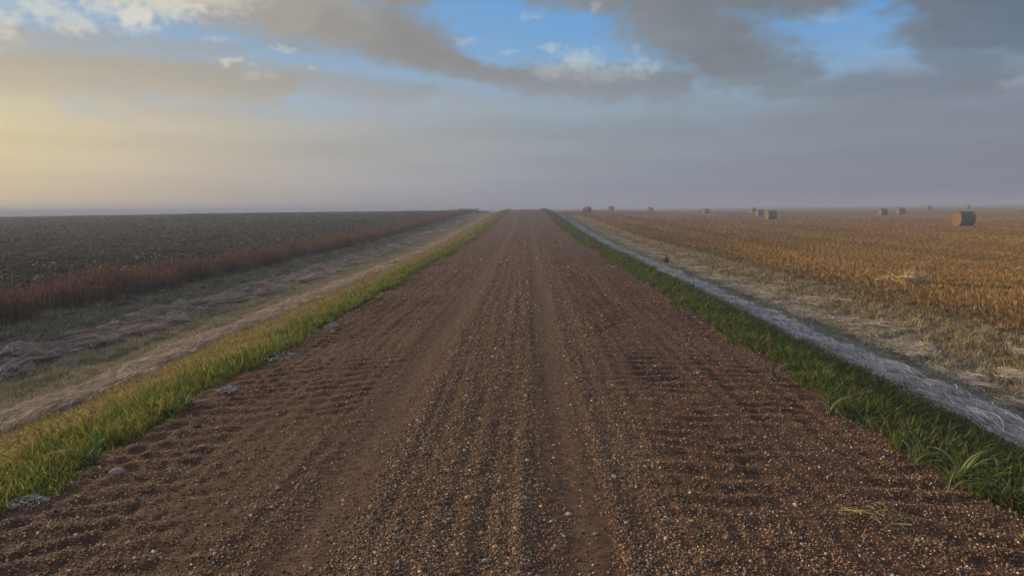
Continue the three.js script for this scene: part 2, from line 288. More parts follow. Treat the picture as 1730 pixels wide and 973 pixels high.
{
  const rng = rngOf(21), set = new Copies([0, 1, 2, 3, 4, 5].map(() => pebble(rng, 1, 0.42)), new THREE.MeshStandardMaterial({ roughness: 0.8 }));
  const thick = (x, z) => { const t = wheelTrack(x, z), w = Math.max(ss(-1.25, -1.05, x) * ss(0.12, 0, x), 0.9 * ss(0.45, 0.55, x) * ss(1.3, 0.9, x), 0.3); return w * (1 - 0.8 * t) * (0.75 + 0.6 * noise(x * 1.5, z * 0.6) + 0.3 * noise(x * 6, z * 0.3)); };
  scatter(rng, -3.9, 3.4, 1.6, 150, (d) => ss(150, 40, d) * 15000 / Math.max(1, (d / 3.6) ** 1.75), (x, z, d) => {
    if (x < EDGE_L(z) - 0.05 || x > EDGE_R(z) + 0.05 || rng() > thick(x, z)) return;
    const big = rng(), r = (0.0028 + 0.004 * rng() + (big > 0.9 ? 0.005 * rng() : 0) + (big > 0.995 ? 0.008 * rng() : 0)) * Math.max(1, Math.sqrt(d / 6.5));
    dummy.position.set(x, roadY(x, z) + r * 0.25, z); dummy.rotation.set(rng() * 0.8, rng() * 6.28, rng() * 0.8); dummy.scale.setScalar(r);
    const q = rng(), c = PEBBLES.find((e) => q <= e[0])[1], v = 0.6 + 0.75 * rng(); set.put(rng, [c[0] * v, c[1] * v, c[2] * v]);
  });
  set.build('gravel', 'loose brown and tan pebbles strewn over the dirt road', 'gravel');
}
const GREEN = [[0.085, 0.13, 0.018], [0.12, 0.165, 0.022], [0.06, 0.1, 0.018], [0.17, 0.18, 0.03], [0.26, 0.2, 0.06], [0.1, 0.16, 0.04], [0.3, 0.32, 0.09]];
const OLIVE = [[0.15, 0.17, 0.035], [0.24, 0.21, 0.07], [0.1, 0.12, 0.025], [0.34, 0.28, 0.14], [0.18, 0.13, 0.055], [0.28, 0.24, 0.09], [0.48, 0.42, 0.24], [0.13, 0.16, 0.03]];
const DEEP = [[0.05, 0.09, 0.018], [0.07, 0.12, 0.022], [0.09, 0.13, 0.03], [0.13, 0.14, 0.04], [0.17, 0.12, 0.05], [0.06, 0.1, 0.04]];
const FROST = [[0.38, 0.42, 0.3], [0.5, 0.53, 0.46], [0.25, 0.29, 0.15], [0.4, 0.38, 0.27], [0.6, 0.62, 0.58]];
const DRYG = [[0.32, 0.29, 0.17], [0.42, 0.37, 0.25], [0.19, 0.19, 0.09], [0.5, 0.46, 0.35], [0.22, 0.18, 0.11]];
// green verges
{
  const rng = rngOf(31);
  const shape = (cols, h, n = 9) => [0, 1, 2, 3, 4].map(() => tuftShape(rng, { n, h, w: 0.0115, spread: 0.05, lean: 0.7, colours: cols }));
  const lush = new Copies(shape(GREEN, 0.17), leafMat), dry = new Copies(shape(OLIVE, 0.14), leafMat), deep = new Copies(shape(DEEP, 0.19), leafMat);
  const place = (x, z, d, s) => { const k = Math.max(1, Math.sqrt(d / 9)); dummy.position.set(x, groundY(x, z) - 0.01, z); dummy.rotation.set((rng() - 0.5) * 0.3, rng() * 6.28, (rng() - 0.5) * 0.3); dummy.scale.set(s * k, s * lerp(1, k, 0.25), s * k); };
  scatter(rng, -6.9, -3.4, 1, 150, (d) => 300 / Math.max(1, d / 7), (x, z, d) => {
    const e = EDGE_L(z), out = e - x, lim = 2.55 + 0.3 * noise(z * 0.3, 1) + 0.2 * noise(z * 1.3, 7);
    if (out < -0.02 - 0.06 * rng() || out > lim || (inSwath(x, z) > 0.6 && rng() < 0.7)) return;
    const green = ss(1.15, 0.15, out + 0.5 * noise(x * 1.2, z * 0.6) + 0.25 * noise(x * 3, z * 2)), v = 0.85 + 0.3 * rng();
    place(x, z, d, (0.75 + 0.5 * rng()) * lerp(1, 0.8, ss(1.4, 2.4, out)) * (0.8 + 0.3 * ss(0, 0.15, out)));
    (rng() < green ? lush : dry).put(rng, [v, v, v]);
  });
  scatter(rng, 3.0, 5.4, 1, 150, (d) => 300 / Math.max(1, d / 7), (x, z, d) => {
    const e = EDGE_R(z), out = x - e, lim = 1.66 + 0.15 * noise(z * 0.4, 11) + 0.1 * noise(z * 1.9, 3);
    if (out < -0.02 - 0.06 * rng() || out > lim) return;
    const old = ss(0.9, 1.6, out + 0.4 * noise(x * 1.3, z * 0.7)), v = 0.85 + 0.3 * rng();
    place(x, z, d, (0.7 + 0.55 * rng()) * lerp(1, 0.72, old) * (0.75 + 0.35 * ss(0, 0.2, out)));
    (rng() < old * 0.7 ? dry : deep).put(rng, [v, v, v]);
  });
  scatter(rng, -3.9, 3.5, 2, 60, (d) => 26 / Math.max(1, d / 7), (x, z, d) => {          // sprigs creeping out on to the gravel
    const o = Math.min(x - EDGE_L(z), EDGE_R(z) - x); if (o < 0 || o > 0.5 * rng() ** 2.2) return;
    const v = 0.8 + 0.4 * rng(), k = (0.35 + 0.5 * rng()) * Math.max(1, Math.sqrt(d / 9)); dummy.position.set(x, roadY(x, z) - 0.01, z); dummy.rotation.set((rng() - 0.5) * 0.8, rng() * 6.28, (rng() - 0.5) * 0.8); dummy.scale.set(k, k * 0.7, k);
    (rng() < 0.35 ? dry : x < 0 ? lush : deep).put(rng, [v, v, v]);
  });
  lush.build('verge_grass', 'bright green grass along the left road edge', 'grass'); dry.build('olive_grass', 'yellowing grass on both road shoulders', 'grass'); deep.build('dark_verge_grass', 'deep green grass along the right road edge', 'grass');
}
// short ditch grass, frosted on the right
{
  const rng = rngOf(41);
  const frosty = new Copies([0, 1, 2].map(() => tuftShape(rng, { n: 14, h: 0.085, w: 0.006, spread: 0.08, lean: 1.0, colours: FROST })), dryMat);
  const dry = new Copies([0, 1, 2].map(() => tuftShape(rng, { n: 14, h: 0.13, w: 0.006, spread: 0.07, lean: 0.8, colours: DRYG })), dryMat);
  const put = (set, x, z, d, s) => { const k = Math.max(1, Math.sqrt(d / 9)), v = 0.8 + 0.4 * rng(); dummy.position.set(x, groundY(x, z) - 0.01, z); dummy.rotation.set((rng() - 0.5) * 0.4, rng() * 6.28, (rng() - 0.5) * 0.4); dummy.scale.set(s * k, s * lerp(1, k, 0.3), s * k); set.put(rng, [v, v, v]); };
  scatter(rng, -12.8, -5.8, 4, 150, (d) => 230 / Math.max(1, d / 9), (x, z, d) => {
    const s = inSwath(x, z); if (s > 0.35 && rng() < (x < -8.6 ? 0.55 : 0.85)) return;
    const f = x < -10.3 ? 0.4 : 0.2, clump = 0.8 + 0.5 * noise(x * 2.5, z * 0.9); put(rng() < f ? frosty : dry, x, z, d, (0.7 + 0.6 * rng()) * clump);
  });
  scatter(rng, 4.6, 7.2, 2, 150, (d) => 105 / Math.max(1, d / 9), (x, z, d) => {
    const s = inSwath(x, z); if (s > 0.35 && rng() < 0.88) return;
    const clump = 0.75 + 0.55 * noise(x * 2.1, z * 0.8); put(rng() < ss(5.0, 5.6, x) * 0.85 + 0.1 ? frosty : dry, x, z, d, (0.7 + 0.6 * rng()) * clump);
  });
  scatter(rng, 6.8, 9.4, 4, 120, (d) => 60 / Math.max(1, d / 9), (x, z, d) => put(rng() < 0.5 * ss(8.6, 6.9, x) ? frosty : dry, x, z, d, 0.8 + 0.5 * rng()));
  frosty.build('frosted_grass', 'grey green grass stiff with frost in the ditches', 'grass'); dry.build('ditch_grass', 'short tan mown grass on the ditch banks', 'grass');
}
// cut grass lying in ropes, rimed with frost
function rope(rng, cols, n, len, wid) {
  const o = strip();
  for (let i = 0; i < n; i++) {
    const L = len * (0.5 + 0.7 * rng()), a = (rng() - 0.5) * (rng() < 0.07 ? 2.2 : 0.45), x0 = (rng() - 0.5) * wid, z0 = (rng() - 0.5) * 0.3, h = 0.008 + 0.04 * rng() ** 2, bow = (rng() - 0.5) * 0.16, pts = [], y0 = 0.03 * rng();
    for (let s = 0; s <= 5; s++) { const t = s / 5 - 0.5, u = L * t, v = bow * (1 - 4 * t * t); pts.push([x0 + Math.sin(a) * u + Math.cos(a) * v, y0 + h * (1 - 4 * t * t), z0 + Math.cos(a) * u - Math.sin(a) * v]); }
    const k = 0.75 + 0.5 * rng(), c = cols[Math.floor(rng() * cols.length)].map((u) => u * k), up = rng() * 1.2 - 0.6;
    ribbon(o, pts, 0.005 + 0.004 * rng(), c, [Math.cos(a) * Math.cos(up), Math.sin(up), -Math.sin(a) * Math.cos(up)]);
  }
  return done(o);
}
{
  const rng = rngOf(51);
  const ROPEL = [[0.6, 0.53, 0.46], [0.46, 0.37, 0.29], [0.27, 0.2, 0.15], [0.7, 0.65, 0.6], [0.53, 0.43, 0.33]], ROPER = [[0.66, 0.68, 0.72], [0.5, 0.51, 0.54], [0.76, 0.79, 0.83], [0.26, 0.24, 0.22], [0.58, 0.56, 0.55]], ROPEM = [[0.62, 0.54, 0.5], [0.42, 0.31, 0.27], [0.76, 0.71, 0.69], [0.24, 0.17, 0.13]], ROPES = [[0.48, 0.42, 0.35], [0.66, 0.65, 0.64], [0.34, 0.26, 0.16], [0.58, 0.55, 0.52]];
  const mk = (c, n = 44, l = 0.5, w = 0.17) => new Copies([0, 1, 2, 3].map(() => rope(rng, c, n, l, w)), dryMat), L = mk(ROPEL), M = mk(ROPEM), Rr = mk(ROPER), S = mk(ROPES, 40, 0.3, 0.3);
  const lay = (set, x, z, d, turn = 0.16) => { const k = Math.max(1, Math.sqrt(d / 11)), v = 0.85 + 0.3 * rng(); dummy.position.set(x, groundY(x, z) + 0.005 + 0.03 * rng(), z); dummy.rotation.set((rng() - 0.5) * 0.2, (rng() - 0.5) * 2 * turn + 0.35 * noise(x * 1.5, z * 0.8), (rng() - 0.5) * 0.3); dummy.scale.set(k * (0.7 + 0.6 * rng()), 0.7 + 0.8 * rng(), k * (0.7 + 0.6 * rng())); set.put(rng, [v, v, v]); };
  scatter(rng, -8.3, -5.6, 3, 140, (d) => 85 / Math.max(1, d / 10), (x, z, d) => { if (rng() < ss(0.2, 0.7, inSwath(x, z)) && ropeRidge(x, z) > 0.12 - 0.5 * rng()) lay(L, x, z, d); });
  scatter(rng, -11.8, -8.4, 5, 140, (d) => 48 / Math.max(1, d / 12), (x, z, d) => { if (rng() < ss(0.2, 0.7, inSwath(x, z)) && ropeRidge(x, z) > 0.3 - 0.5 * rng()) lay(M, x, z, d, 0.5); });
  scatter(rng, 4.6, 6.2, 2, 140, (d) => 95 / Math.max(1, d / 10), (x, z, d) => { if (rng() < ss(0.2, 0.7, inSwath(x, z)) && ropeRidge(x, z) > 0.12 - 0.5 * rng()) lay(Rr, x, z, d); });
  scatter(rng, 6.5, 8.8, 4, 120, (d) => 36 / Math.max(1, d / 12), (x, z, d) => { if (noise(x * 1.3 + 3, z * 0.55) + 0.4 * noise(x * 3, z * 2) > lerp(0.0, 0.5, ss(6.8, 8.8, x)) + 0.5 * ss(6.9, 6.5, x)) lay(S, x, z, d, 0.9); });
  L.build('cut_grass_swath', 'rope of pale cut grass beside the left green verge', 'cut grass'); M.build('ditch_swath', 'mauve cut grass lying in waves in the left ditch', 'cut grass'); Rr.build('frosted_swath', 'white frosted rope of cut grass beside the right verge', 'cut grass'); S.build('frosted_straw', 'frosted straw tangled along the stubble edge', 'straw');
}
// tall dry grass in front of the left field
{
  const rng = rngOf(61), cols = [[0.13, 0.1, 0.054], [0.2, 0.152, 0.092], [0.085, 0.066, 0.034], [0.12, 0.115, 0.042], [0.08, 0.092, 0.028], [0.28, 0.22, 0.145]];
  const set = new Copies([0, 1, 2, 3].map(() => tuftShape(rng, { n: 22, h: 0.85, w: 0.009, spread: 0.16, lean: 0.3, colours: cols, seg: 5, head: 0.5 })), dryMat);
  scatter(rng, -15.2, -11.8, 8, 175, (d) => 26 / Math.max(1, d / 22), (x, z, d) => {
    const front = -12.15 + 0.25 * noise(z * 0.5, 5), back = -14.3 + 0.6 * noise(z * 0.35, 9); if (x > front || x < back) return;
    const k = Math.max(1, Math.sqrt(d / 18)), s = (0.5 + 0.65 * rng() ** 1.4) * (0.92 + 0.35 * noise(x * 0.5, z * 0.35)) * lerp(1, 0.75, ss(-13, -14.4, x)), v = 0.8 + 0.4 * rng();
    dummy.position.set(x, groundY(x, z) - 0.02, z); dummy.rotation.set((rng() - 0.5) * 0.15, rng() * 6.28, (rng() - 0.5) * 0.15); dummy.scale.set(s * k, s, s * k); set.put(rng, [v, v * (0.95 + 0.12 * noise(x * 0.6, z * 0.3)), v]);
  });
  set.build('tall_dry_grass', 'belt of tall russet dry grass edging the dark green field', 'grass');
}
// crop on the left
{
  const rng = rngOf(71), cols = [[0.042, 0.05, 0.008], [0.056, 0.06, 0.01], [0.03, 0.036, 0.006], [0.072, 0.062, 0.014], [0.085, 0.06, 0.018], [0.04, 0.052, 0.009]];
  const patch = () => { const o = strip();
    for (let i = 0; i < 330; i++) { const x = (rng() - 0.5) * 1.3, z = (rng() - 0.5) * 1.3, y = 0.4 * (0.45 + 0.55 * Math.sqrt(rng())) * (0.85 + 0.3 * noise(x * 3, z * 3)), a = rng() * 6.28, t = (rng() - 0.3) * 1.1, s = 0.03 + 0.03 * rng(), v = 0.7 + 0.6 * rng(), c = cols[Math.floor(rng() * 6)].map((u) => u * v);
      const dx = Math.cos(a) * Math.cos(t) * s, dy = Math.sin(t) * s, dz = Math.sin(a) * Math.cos(t) * s; ribbon(o, [[x - dx, y - dy, z - dz], [x, y + 0.008, z], [x + dx, y + dy - 0.01, z + dz]], s * 1.3, c, [-Math.sin(a), 0.2 * (rng() - 0.5), Math.cos(a)]); }
    return done(o); };
  const set = new Copies([patch(), patch(), patch()], leafMat.clone()); set.m.color.setRGB(1.05, 1.1, 0.75);
  for (let d = 8; d < 260;) {
    const k = clamp(d / 26, 1, 5), s = 0.75 * k;
    for (let x = -13.6 - s / 2; x > -(0.9 * d + 8); x -= s) { const X = x + (rng() - 0.5) * 0.5 * s, Z = -(d + (rng() - 0.5) * 0.8 * s), v = 1 + 0.35 * noise(X * 0.25, Z * 0.25) + 0.25 * noise(X * 0.06, Z * 0.1), u = 1 + 0.3 * noise(X * 0.1 + 5, Z * 0.13);
      dummy.position.set(X, groundY(X, Z), Z); dummy.rotation.set(0, rng() * 6.28, 0); dummy.scale.set(k, (0.8 + 0.4 * rng()) * (1 + 0.25 * noise(X * 0.4, Z * 0.4)), k); set.put(rng, [v * u, v, v]); }
    d += s;
  }
  set.build('green_crop', 'dark green leafy crop filling the left field', 'crop');
}
// stubble on the right
{
  const rng = rngOf(81), cols = [[0.41, 0.24, 0.06], [0.49, 0.3, 0.08], [0.28, 0.16, 0.046], [0.17, 0.1, 0.035], [0.58, 0.39, 0.14], [0.09, 0.065, 0.024]];
  const patch = () => { const o = strip();
    for (let r = 0; r < 6; r++) for (let i = 0; i < 17; i++) { const x = (r - 2.5) * 0.19 + (rng() - 0.5) * 0.06, z = (rng() - 0.5) * 1.15, v = 0.7 + 0.6 * rng(), c = cols[Math.floor(rng() * 6)].map((u) => u * v);
      for (let k = 0; k < 5; k++) { const h = 0.07 + 0.08 * rng(), q = rng() * 6.28, a = (rng() - 0.5) * 0.14, b = (rng() - 0.5) * 0.14, X = x + (rng() - 0.5) * 0.05, Z = z + (rng() - 0.5) * 0.05; ribbon(o, [[X, 0, Z], [X + a * 0.5, h * 0.6, Z + b * 0.5], [X + a, h, Z + b]], 0.009, c, [Math.cos(q), 0, Math.sin(q)]); } }
    for (let i = 0; i < 40; i++) { const x = (rng() - 0.5) * 1.1, z = (rng() - 0.5) * 1.1, a = rng() * 6.28, l = 0.06 + 0.12 * rng(), y = 0.02 + 0.08 * rng(); ribbon(o, [[x, y, z], [x + Math.cos(a) * l * 0.5, y + 0.01, z + Math.sin(a) * l * 0.5], [x + Math.cos(a) * l, y - 0.01, z + Math.sin(a) * l]], 0.009, [0.52, 0.38, 0.18], [-Math.sin(a), 0, Math.cos(a)]); }
    return done(o); };
  const set = new Copies([patch(), patch(), patch()], stalkMat);
  for (let d = 7; d < 300;) {
    const k = clamp(d / 36, 1, 5), s = 0.84 * k;
    for (let x = 8.2 + s * 0.5; x < 0.9 * d + 8; x += s) { const X = x + (rng() - 0.5) * 0.4 * s, Z = -(d + (rng() - 0.5) * 0.7 * s), v = 0.95 + 0.42 * stripe(X, Z) + 0.22 * noise(X * 0.6, Z * 0.6), g = ss(8.6, 11.5, X + noise(X, Z * 0.3)), tint = mix3([0.95, 1.12, 1.55], [1, 1, 1], g);
      dummy.position.set(X, groundY(X, Z) - 0.01, Z); dummy.rotation.set(0, (rng() - 0.5) * 0.14 + (rng() < 0.5 ? 3.1416 : 0), 0); dummy.scale.set(k, (0.85 + 0.3 * rng()) * lerp(0.6, 1, g) * lerp(1, 1.25, (k - 1) / 4), k); set.put(rng, tint.map((u) => u * v)); }
    d += s;
  }
  set.build('stubble', 'golden brown grain stubble covering the right field', 'stubble');
}
// scraps of straw blown on to the road
{
  const rng = rngOf(91), set = new Copies([0, 1].map(() => { const o = strip(); ribbon(o, [[-0.5, 0, 0], [-0.15, 0.05, 0.04], [0.2, 0.06, 0.05], [0.5, 0, 0]], 0.07, [1, 1, 1], [0, 0.2, 1]); return done(o); }), stalkMat);
  scatter(rng, -3.7, 3.3, 2, 40, (d) => 10 / Math.max(1, d / 6), (x, z, d) => { if (rng() > 0.08 + ss(1.6, 3.2, Math.abs(x + 0.2))) return; const l = (0.04 + 0.1 * rng() ** 2) * Math.max(1, Math.sqrt(d / 10)), v = 0.7 + 0.5 * rng(); dummy.position.set(x, roadY(x, z) + 0.006, z); dummy.rotation.set(0, rng() * 6.28, (rng() - 0.5) * 0.3); dummy.scale.set(l, l, l * 0.9); set.put(rng, [0.36 * v, 0.26 * v, 0.13 * v]); });
  set.build('loose_straw', 'scraps of pale straw scattered on the road', 'straw');
}

// ───────────────────────── round bales
const baleSide = new THREE.MeshStandardMaterial({ vertexColors: true, roughness: 1, map: rep(straw, 1.2, true), bumpMap: rep(straw, 1.2), bumpScale: 0.03 }), baleEnd = new THREE.MeshStandardMaterial({ vertexColors: true, roughness: 1, map: rep(straw, 1.7, true), bumpMap: rep(straw, 1.7), bumpScale: 0.03 });
function baleParts(seed) {
  const rng = rngOf(seed), R = 0.85, L = 1.5, NA = 56, NL = 18, o = seed * 3.1;
  const flat = (y) => (y < -R * 0.9 ? -R * 0.9 + (y + R * 0.9) * 0.25 : y);
  const rad = (a, u) => R * (1 + 0.018 * noise(Math.cos(a) * 2 + o, Math.sin(a) * 2 + u * 3) + 0.01 * noise(a * 9 + o, u * 9)) - 0.03 * ss(0.86, 1, Math.abs(u)) ** 2;
  const surf = (rows, fn, c) => { const p = [], uv = [], col = [], ix = []; for (let j = 0; j < rows; j++) for (let i = 0; i <= NA; i++) { const a = (i % NA) / NA * 6.28318, q = fn(a, j / (rows - 1), i / NA); p.push(...q[0]); uv.push(...q[1]); col.push(...c(a, j / (rows - 1))); if (j && i) { const b = j * (NA + 1) + i; ix.push(b - NA - 2, b - 1, b - NA - 1, b - 1, b, b - NA - 1); } }
    const g = new THREE.BufferGeometry(); g.setAttribute('position', new THREE.Float32BufferAttribute(p, 3)); g.setAttribute('uv', new THREE.Float32BufferAttribute(uv, 2)); g.setAttribute('color', new THREE.Float32BufferAttribute(col, 3)); g.setIndex(ix); g.computeVertexNormals(); return g; };
  const side = surf(NL, (a, t, w) => { const u = t * 2 - 1, r = rad(a, u) + 0.008 * Math.sin(u * 40); return [[u * L / 2, flat(Math.sin(a) * r), Math.cos(a) * r], [w * 5.3, t * 1.5]]; }, (a, t) => { const n = 1 + 0.3 * noise(a * 3 + o, t * 9) + 0.2 * noise(a * 11, t * 4); return [0.44 * n, 0.395 * n, 0.33 * n]; });
  const end = (s) => surf(15, (a, t) => { const r = rad(a, 1) * t, sp = 0.028 * Math.sin(t * 42 + a) * t + 0.02 * noise(Math.cos(a) * t * 7 + o, Math.sin(a) * t * 7 + s); return [[s * (L / 2 + 0.012 + sp * 0.6 - 0.05 * ss(0.85, 1, t) ** 2), flat(Math.sin(a) * r), Math.cos(a) * r], [a * 0.85, t]]; }, (a, t) => { const n = 1 + 0.25 * Math.sin(t * 42 + a) + 0.3 * noise(a * 5 + o, t * 12); return [0.52 * n, 0.295 * n, 0.115 * n]; });
  const wisps = strip(); for (let i = 0; i < 150; i++) { const a = rng() * 6.28, e = rng() < 0.5, s = rng() < 0.5 ? -1 : 1, t = Math.sqrt(rng()), x = e ? s * (L / 2 + 0.02) : (rng() - 0.5) * L, r = e ? R * t : R, y = flat(Math.sin(a) * r), z = Math.cos(a) * r, l = 0.06 + 0.12 * rng(), n = e ? [s, 0, 0] : [0, Math.sin(a), Math.cos(a)], tx = (rng() - 0.5) * l, ty = (rng() - 0.5) * l, tz = (rng() - 0.5) * l; ribbon(wisps, [[x, y, z], [x + tx * 0.5 + n[0] * l * 0.25, y + ty * 0.5 + n[1] * l * 0.25, z + tz * 0.5 + n[2] * l * 0.25], [x + tx + n[0] * l * 0.3, y + ty + n[1] * l * 0.3, z + tz + n[2] * l * 0.3]], 0.012, [0.4, 0.28, 0.14], [0, 0.7, 0.7]); }
  return { side, ends: [end(-1), end(1)], wisps: done(wisps) };
}
const BALES = [ // x, z, turn, diameter, label
  [47.4, -75.4, 0.05, 1.74, 'largest and nearest round straw bale, glowing orange end, on the right field'],
  [43.2, -122.5, 0.2, 1.74, 'round bale halfway across the field, second nearest, orange left end'],
  [80.5, -156.8, 0.08, 1.7, 'left one of two small bales side by side before the nearest bale'],
  [90.5, -168.0, 0.05, 1.72, 'right one of two small bales standing close together, left of the nearest bale'],
  [14.3, -163.3, -0.55, 1.78, 'hazy round bale closest to the road, its dark end facing right'],
  [26.6, -217.8, 0.7, 1.6, 'faint far bale just right of the bale closest to the road'],
  [41.3, -230.6, 0.5, 1.65, 'faint far bale, second beyond the bale closest to the road'],
  [51.4, -198.0, 0.3, 1.55, 'pale far bale midway between the road and the second nearest bale'],
  [70.5, -215.0, 0.2, 1.6, 'dim bale in the mist, furthest of those behind the second nearest bale'],
  [57.4, -170.4, 0.15, 1.68, 'dim bale in mist touching the left side of the second nearest bale'],
  [141.6, -245.0, 0.1, 1.7, 'ghostly bale in the mist between the bale pair and the nearest bale'],
  [207, -326.7, 0.1, 1.8, 'barely visible bale in the mist behind the nearest bale'],
];
{
  const kinds = [baleParts(3), baleParts(8), baleParts(15)];
  BALES.forEach(([x, z, turn, dia, label], i) => {
    const k = kinds[i % 3], o = new THREE.Group(), s = dia / 1.7; o.position.set(x, groundY(x, z) + 0.775 * s + 0.02, z); o.rotation.set((i % 3) * 0.4 * 0, turn, 0); o.scale.setScalar(s);
    add(o, 'straw_bale', { label, category: 'bale', group: 'round straw bales on the stubble field' });
    part('wrapped_side', k.side, baleSide, o); for (const e of k.ends) part('end_face', e, baleEnd, o); if (i < 5) part('straw_wisps', k.wisps, stalkMat, o).userData.kind = 'stuff';
  });
}
// ───────────────────────── heaps and clumps of straw
function heap(rng, n, rx, rz, h, l, w, cols) { const o = strip(); for (let i = 0; i < n; i++) { const a = rng() * 6.28, q = Math.sqrt(rng()), x = q * rx * Math.cos(a), z = q * rz * Math.sin(a), y = 0.01 + h * (1 - q * q) * (0.3 + 0.7 * rng()), d = rng() * 6.28, L = l * (0.4 + rng()), t = (rng() - 0.5) * (h > 0.2 ? 1.6 : 0.7), v = 0.7 + 0.5 * rng(), c = cols[Math.floor(rng() * cols.length)].map((u) => u * v), dx = Math.cos(d) * L / 2, dz = Math.sin(d) * L / 2, dy = Math.sin(t) * L / 2; ribbon(o, [[x - dx, Math.max(0.005, y - dy), z - dz], [x, y + 0.01, z], [x + dx * 0.8, Math.max(0.005, y + dy), z + dz * 0.8]], w * (0.6 + 0.7 * rng()), c, [-Math.sin(d) * 0.8, 0.6, Math.cos(d) * 0.8]); } return done(o); }
{
  const rng = rngOf(101), pale = [[0.62, 0.49, 0.27], [0.74, 0.61, 0.37], [0.5, 0.37, 0.19]];
  const o = new THREE.Group(), x = 12.0, z = -21.3; o.position.set(x, groundY(x, z), z); o.scale.set(0.78, 1.35, 0.8); add(o, 'straw_heap', { label: 'small pale heap of loose straw lying on the golden stubble', category: 'straw heap' });
  const core = new THREE.SphereGeometry(1, 24, 12, 0, 6.2832, 0, 1.571), p = core.attributes.position; for (let i = 0; i < p.count; i++) { const n = 1 + 0.25 * noise(p.getX(i) * 3, p.getZ(i) * 3); p.setXYZ(i, p.getX(i) * 0.52 * n, p.getY(i) * 0.28 * n, p.getZ(i) * 0.38 * n); } core.computeVertexNormals();
  part('matted_core', core, new THREE.MeshStandardMaterial({ color: new THREE.Color().setRGB(0.5, 0.37, 0.19), roughness: 1 }), o);
  const mound = part('loose_strands', heap(rng, 520, 0.7, 0.5, 0.36, 0.22, 0.014, pale), stalkMat, o); mound.position.y = 0.03;
  const tail = part('trailing_strands', heap(rng, 130, 0.6, 0.2, 0.12, 0.2, 0.014, pale), stalkMat, o); tail.position.set(-0.95, 0.12, 0.05);
  const r = new THREE.Mesh(heap(rng, 90, 0.24, 0.15, 0.035, 0.17, 0.0055, [[0.4, 0.29, 0.12], [0.5, 0.4, 0.2], [0.2, 0.16, 0.08], [0.12, 0.12, 0.05]]), stalkMat); r.position.set(2.23, roadY(2.23, -4.27), -4.27); add(r, 'straw_clump', { label: 'scattered clump of broken straw on the road at lower right', category: 'straw clump' });
}
const FROSTED = [[0.6, 0.62, 0.66], [0.4, 0.39, 0.37], [0.74, 0.77, 0.82], [0.24, 0.2, 0.13]];
for (const [x, z, rx, rz, label] of [[-3.53, -9.45, 0.2, 0.34, 'largest frosted white patch of dead grass where left verge meets road'], [-3.47, -7.6, 0.1, 0.16, 'small frosted patch on left road edge, nearer than the largest one'], [-3.62, -4.62, 0.12, 0.1, 'nearest frosted dead grass clump at lower left road edge'], [-3.5, -11.9, 0.1, 0.3, 'narrow frosted strip at left road edge beyond the largest frosted patch'], [3.36, -10.6, 0.16, 0.26, 'frosted patch at right road edge beside a bay in the grass'], [3.4, -4.9, 0.22, 0.12, 'nearest frosted dead grass patch under the right verge']]) {
  const rng = rngOf(Math.round(-z * 97)), m = new THREE.Mesh(heap(rng, 130, rx, rz, 0.022, 0.1, 0.006, FROSTED), stalkMat); m.position.set(x, Math.max(groundY(x, z), roadY(x, z)) + 0.01, z); add(m, 'frosted_clump', { label, category: 'frosted grass' });
}
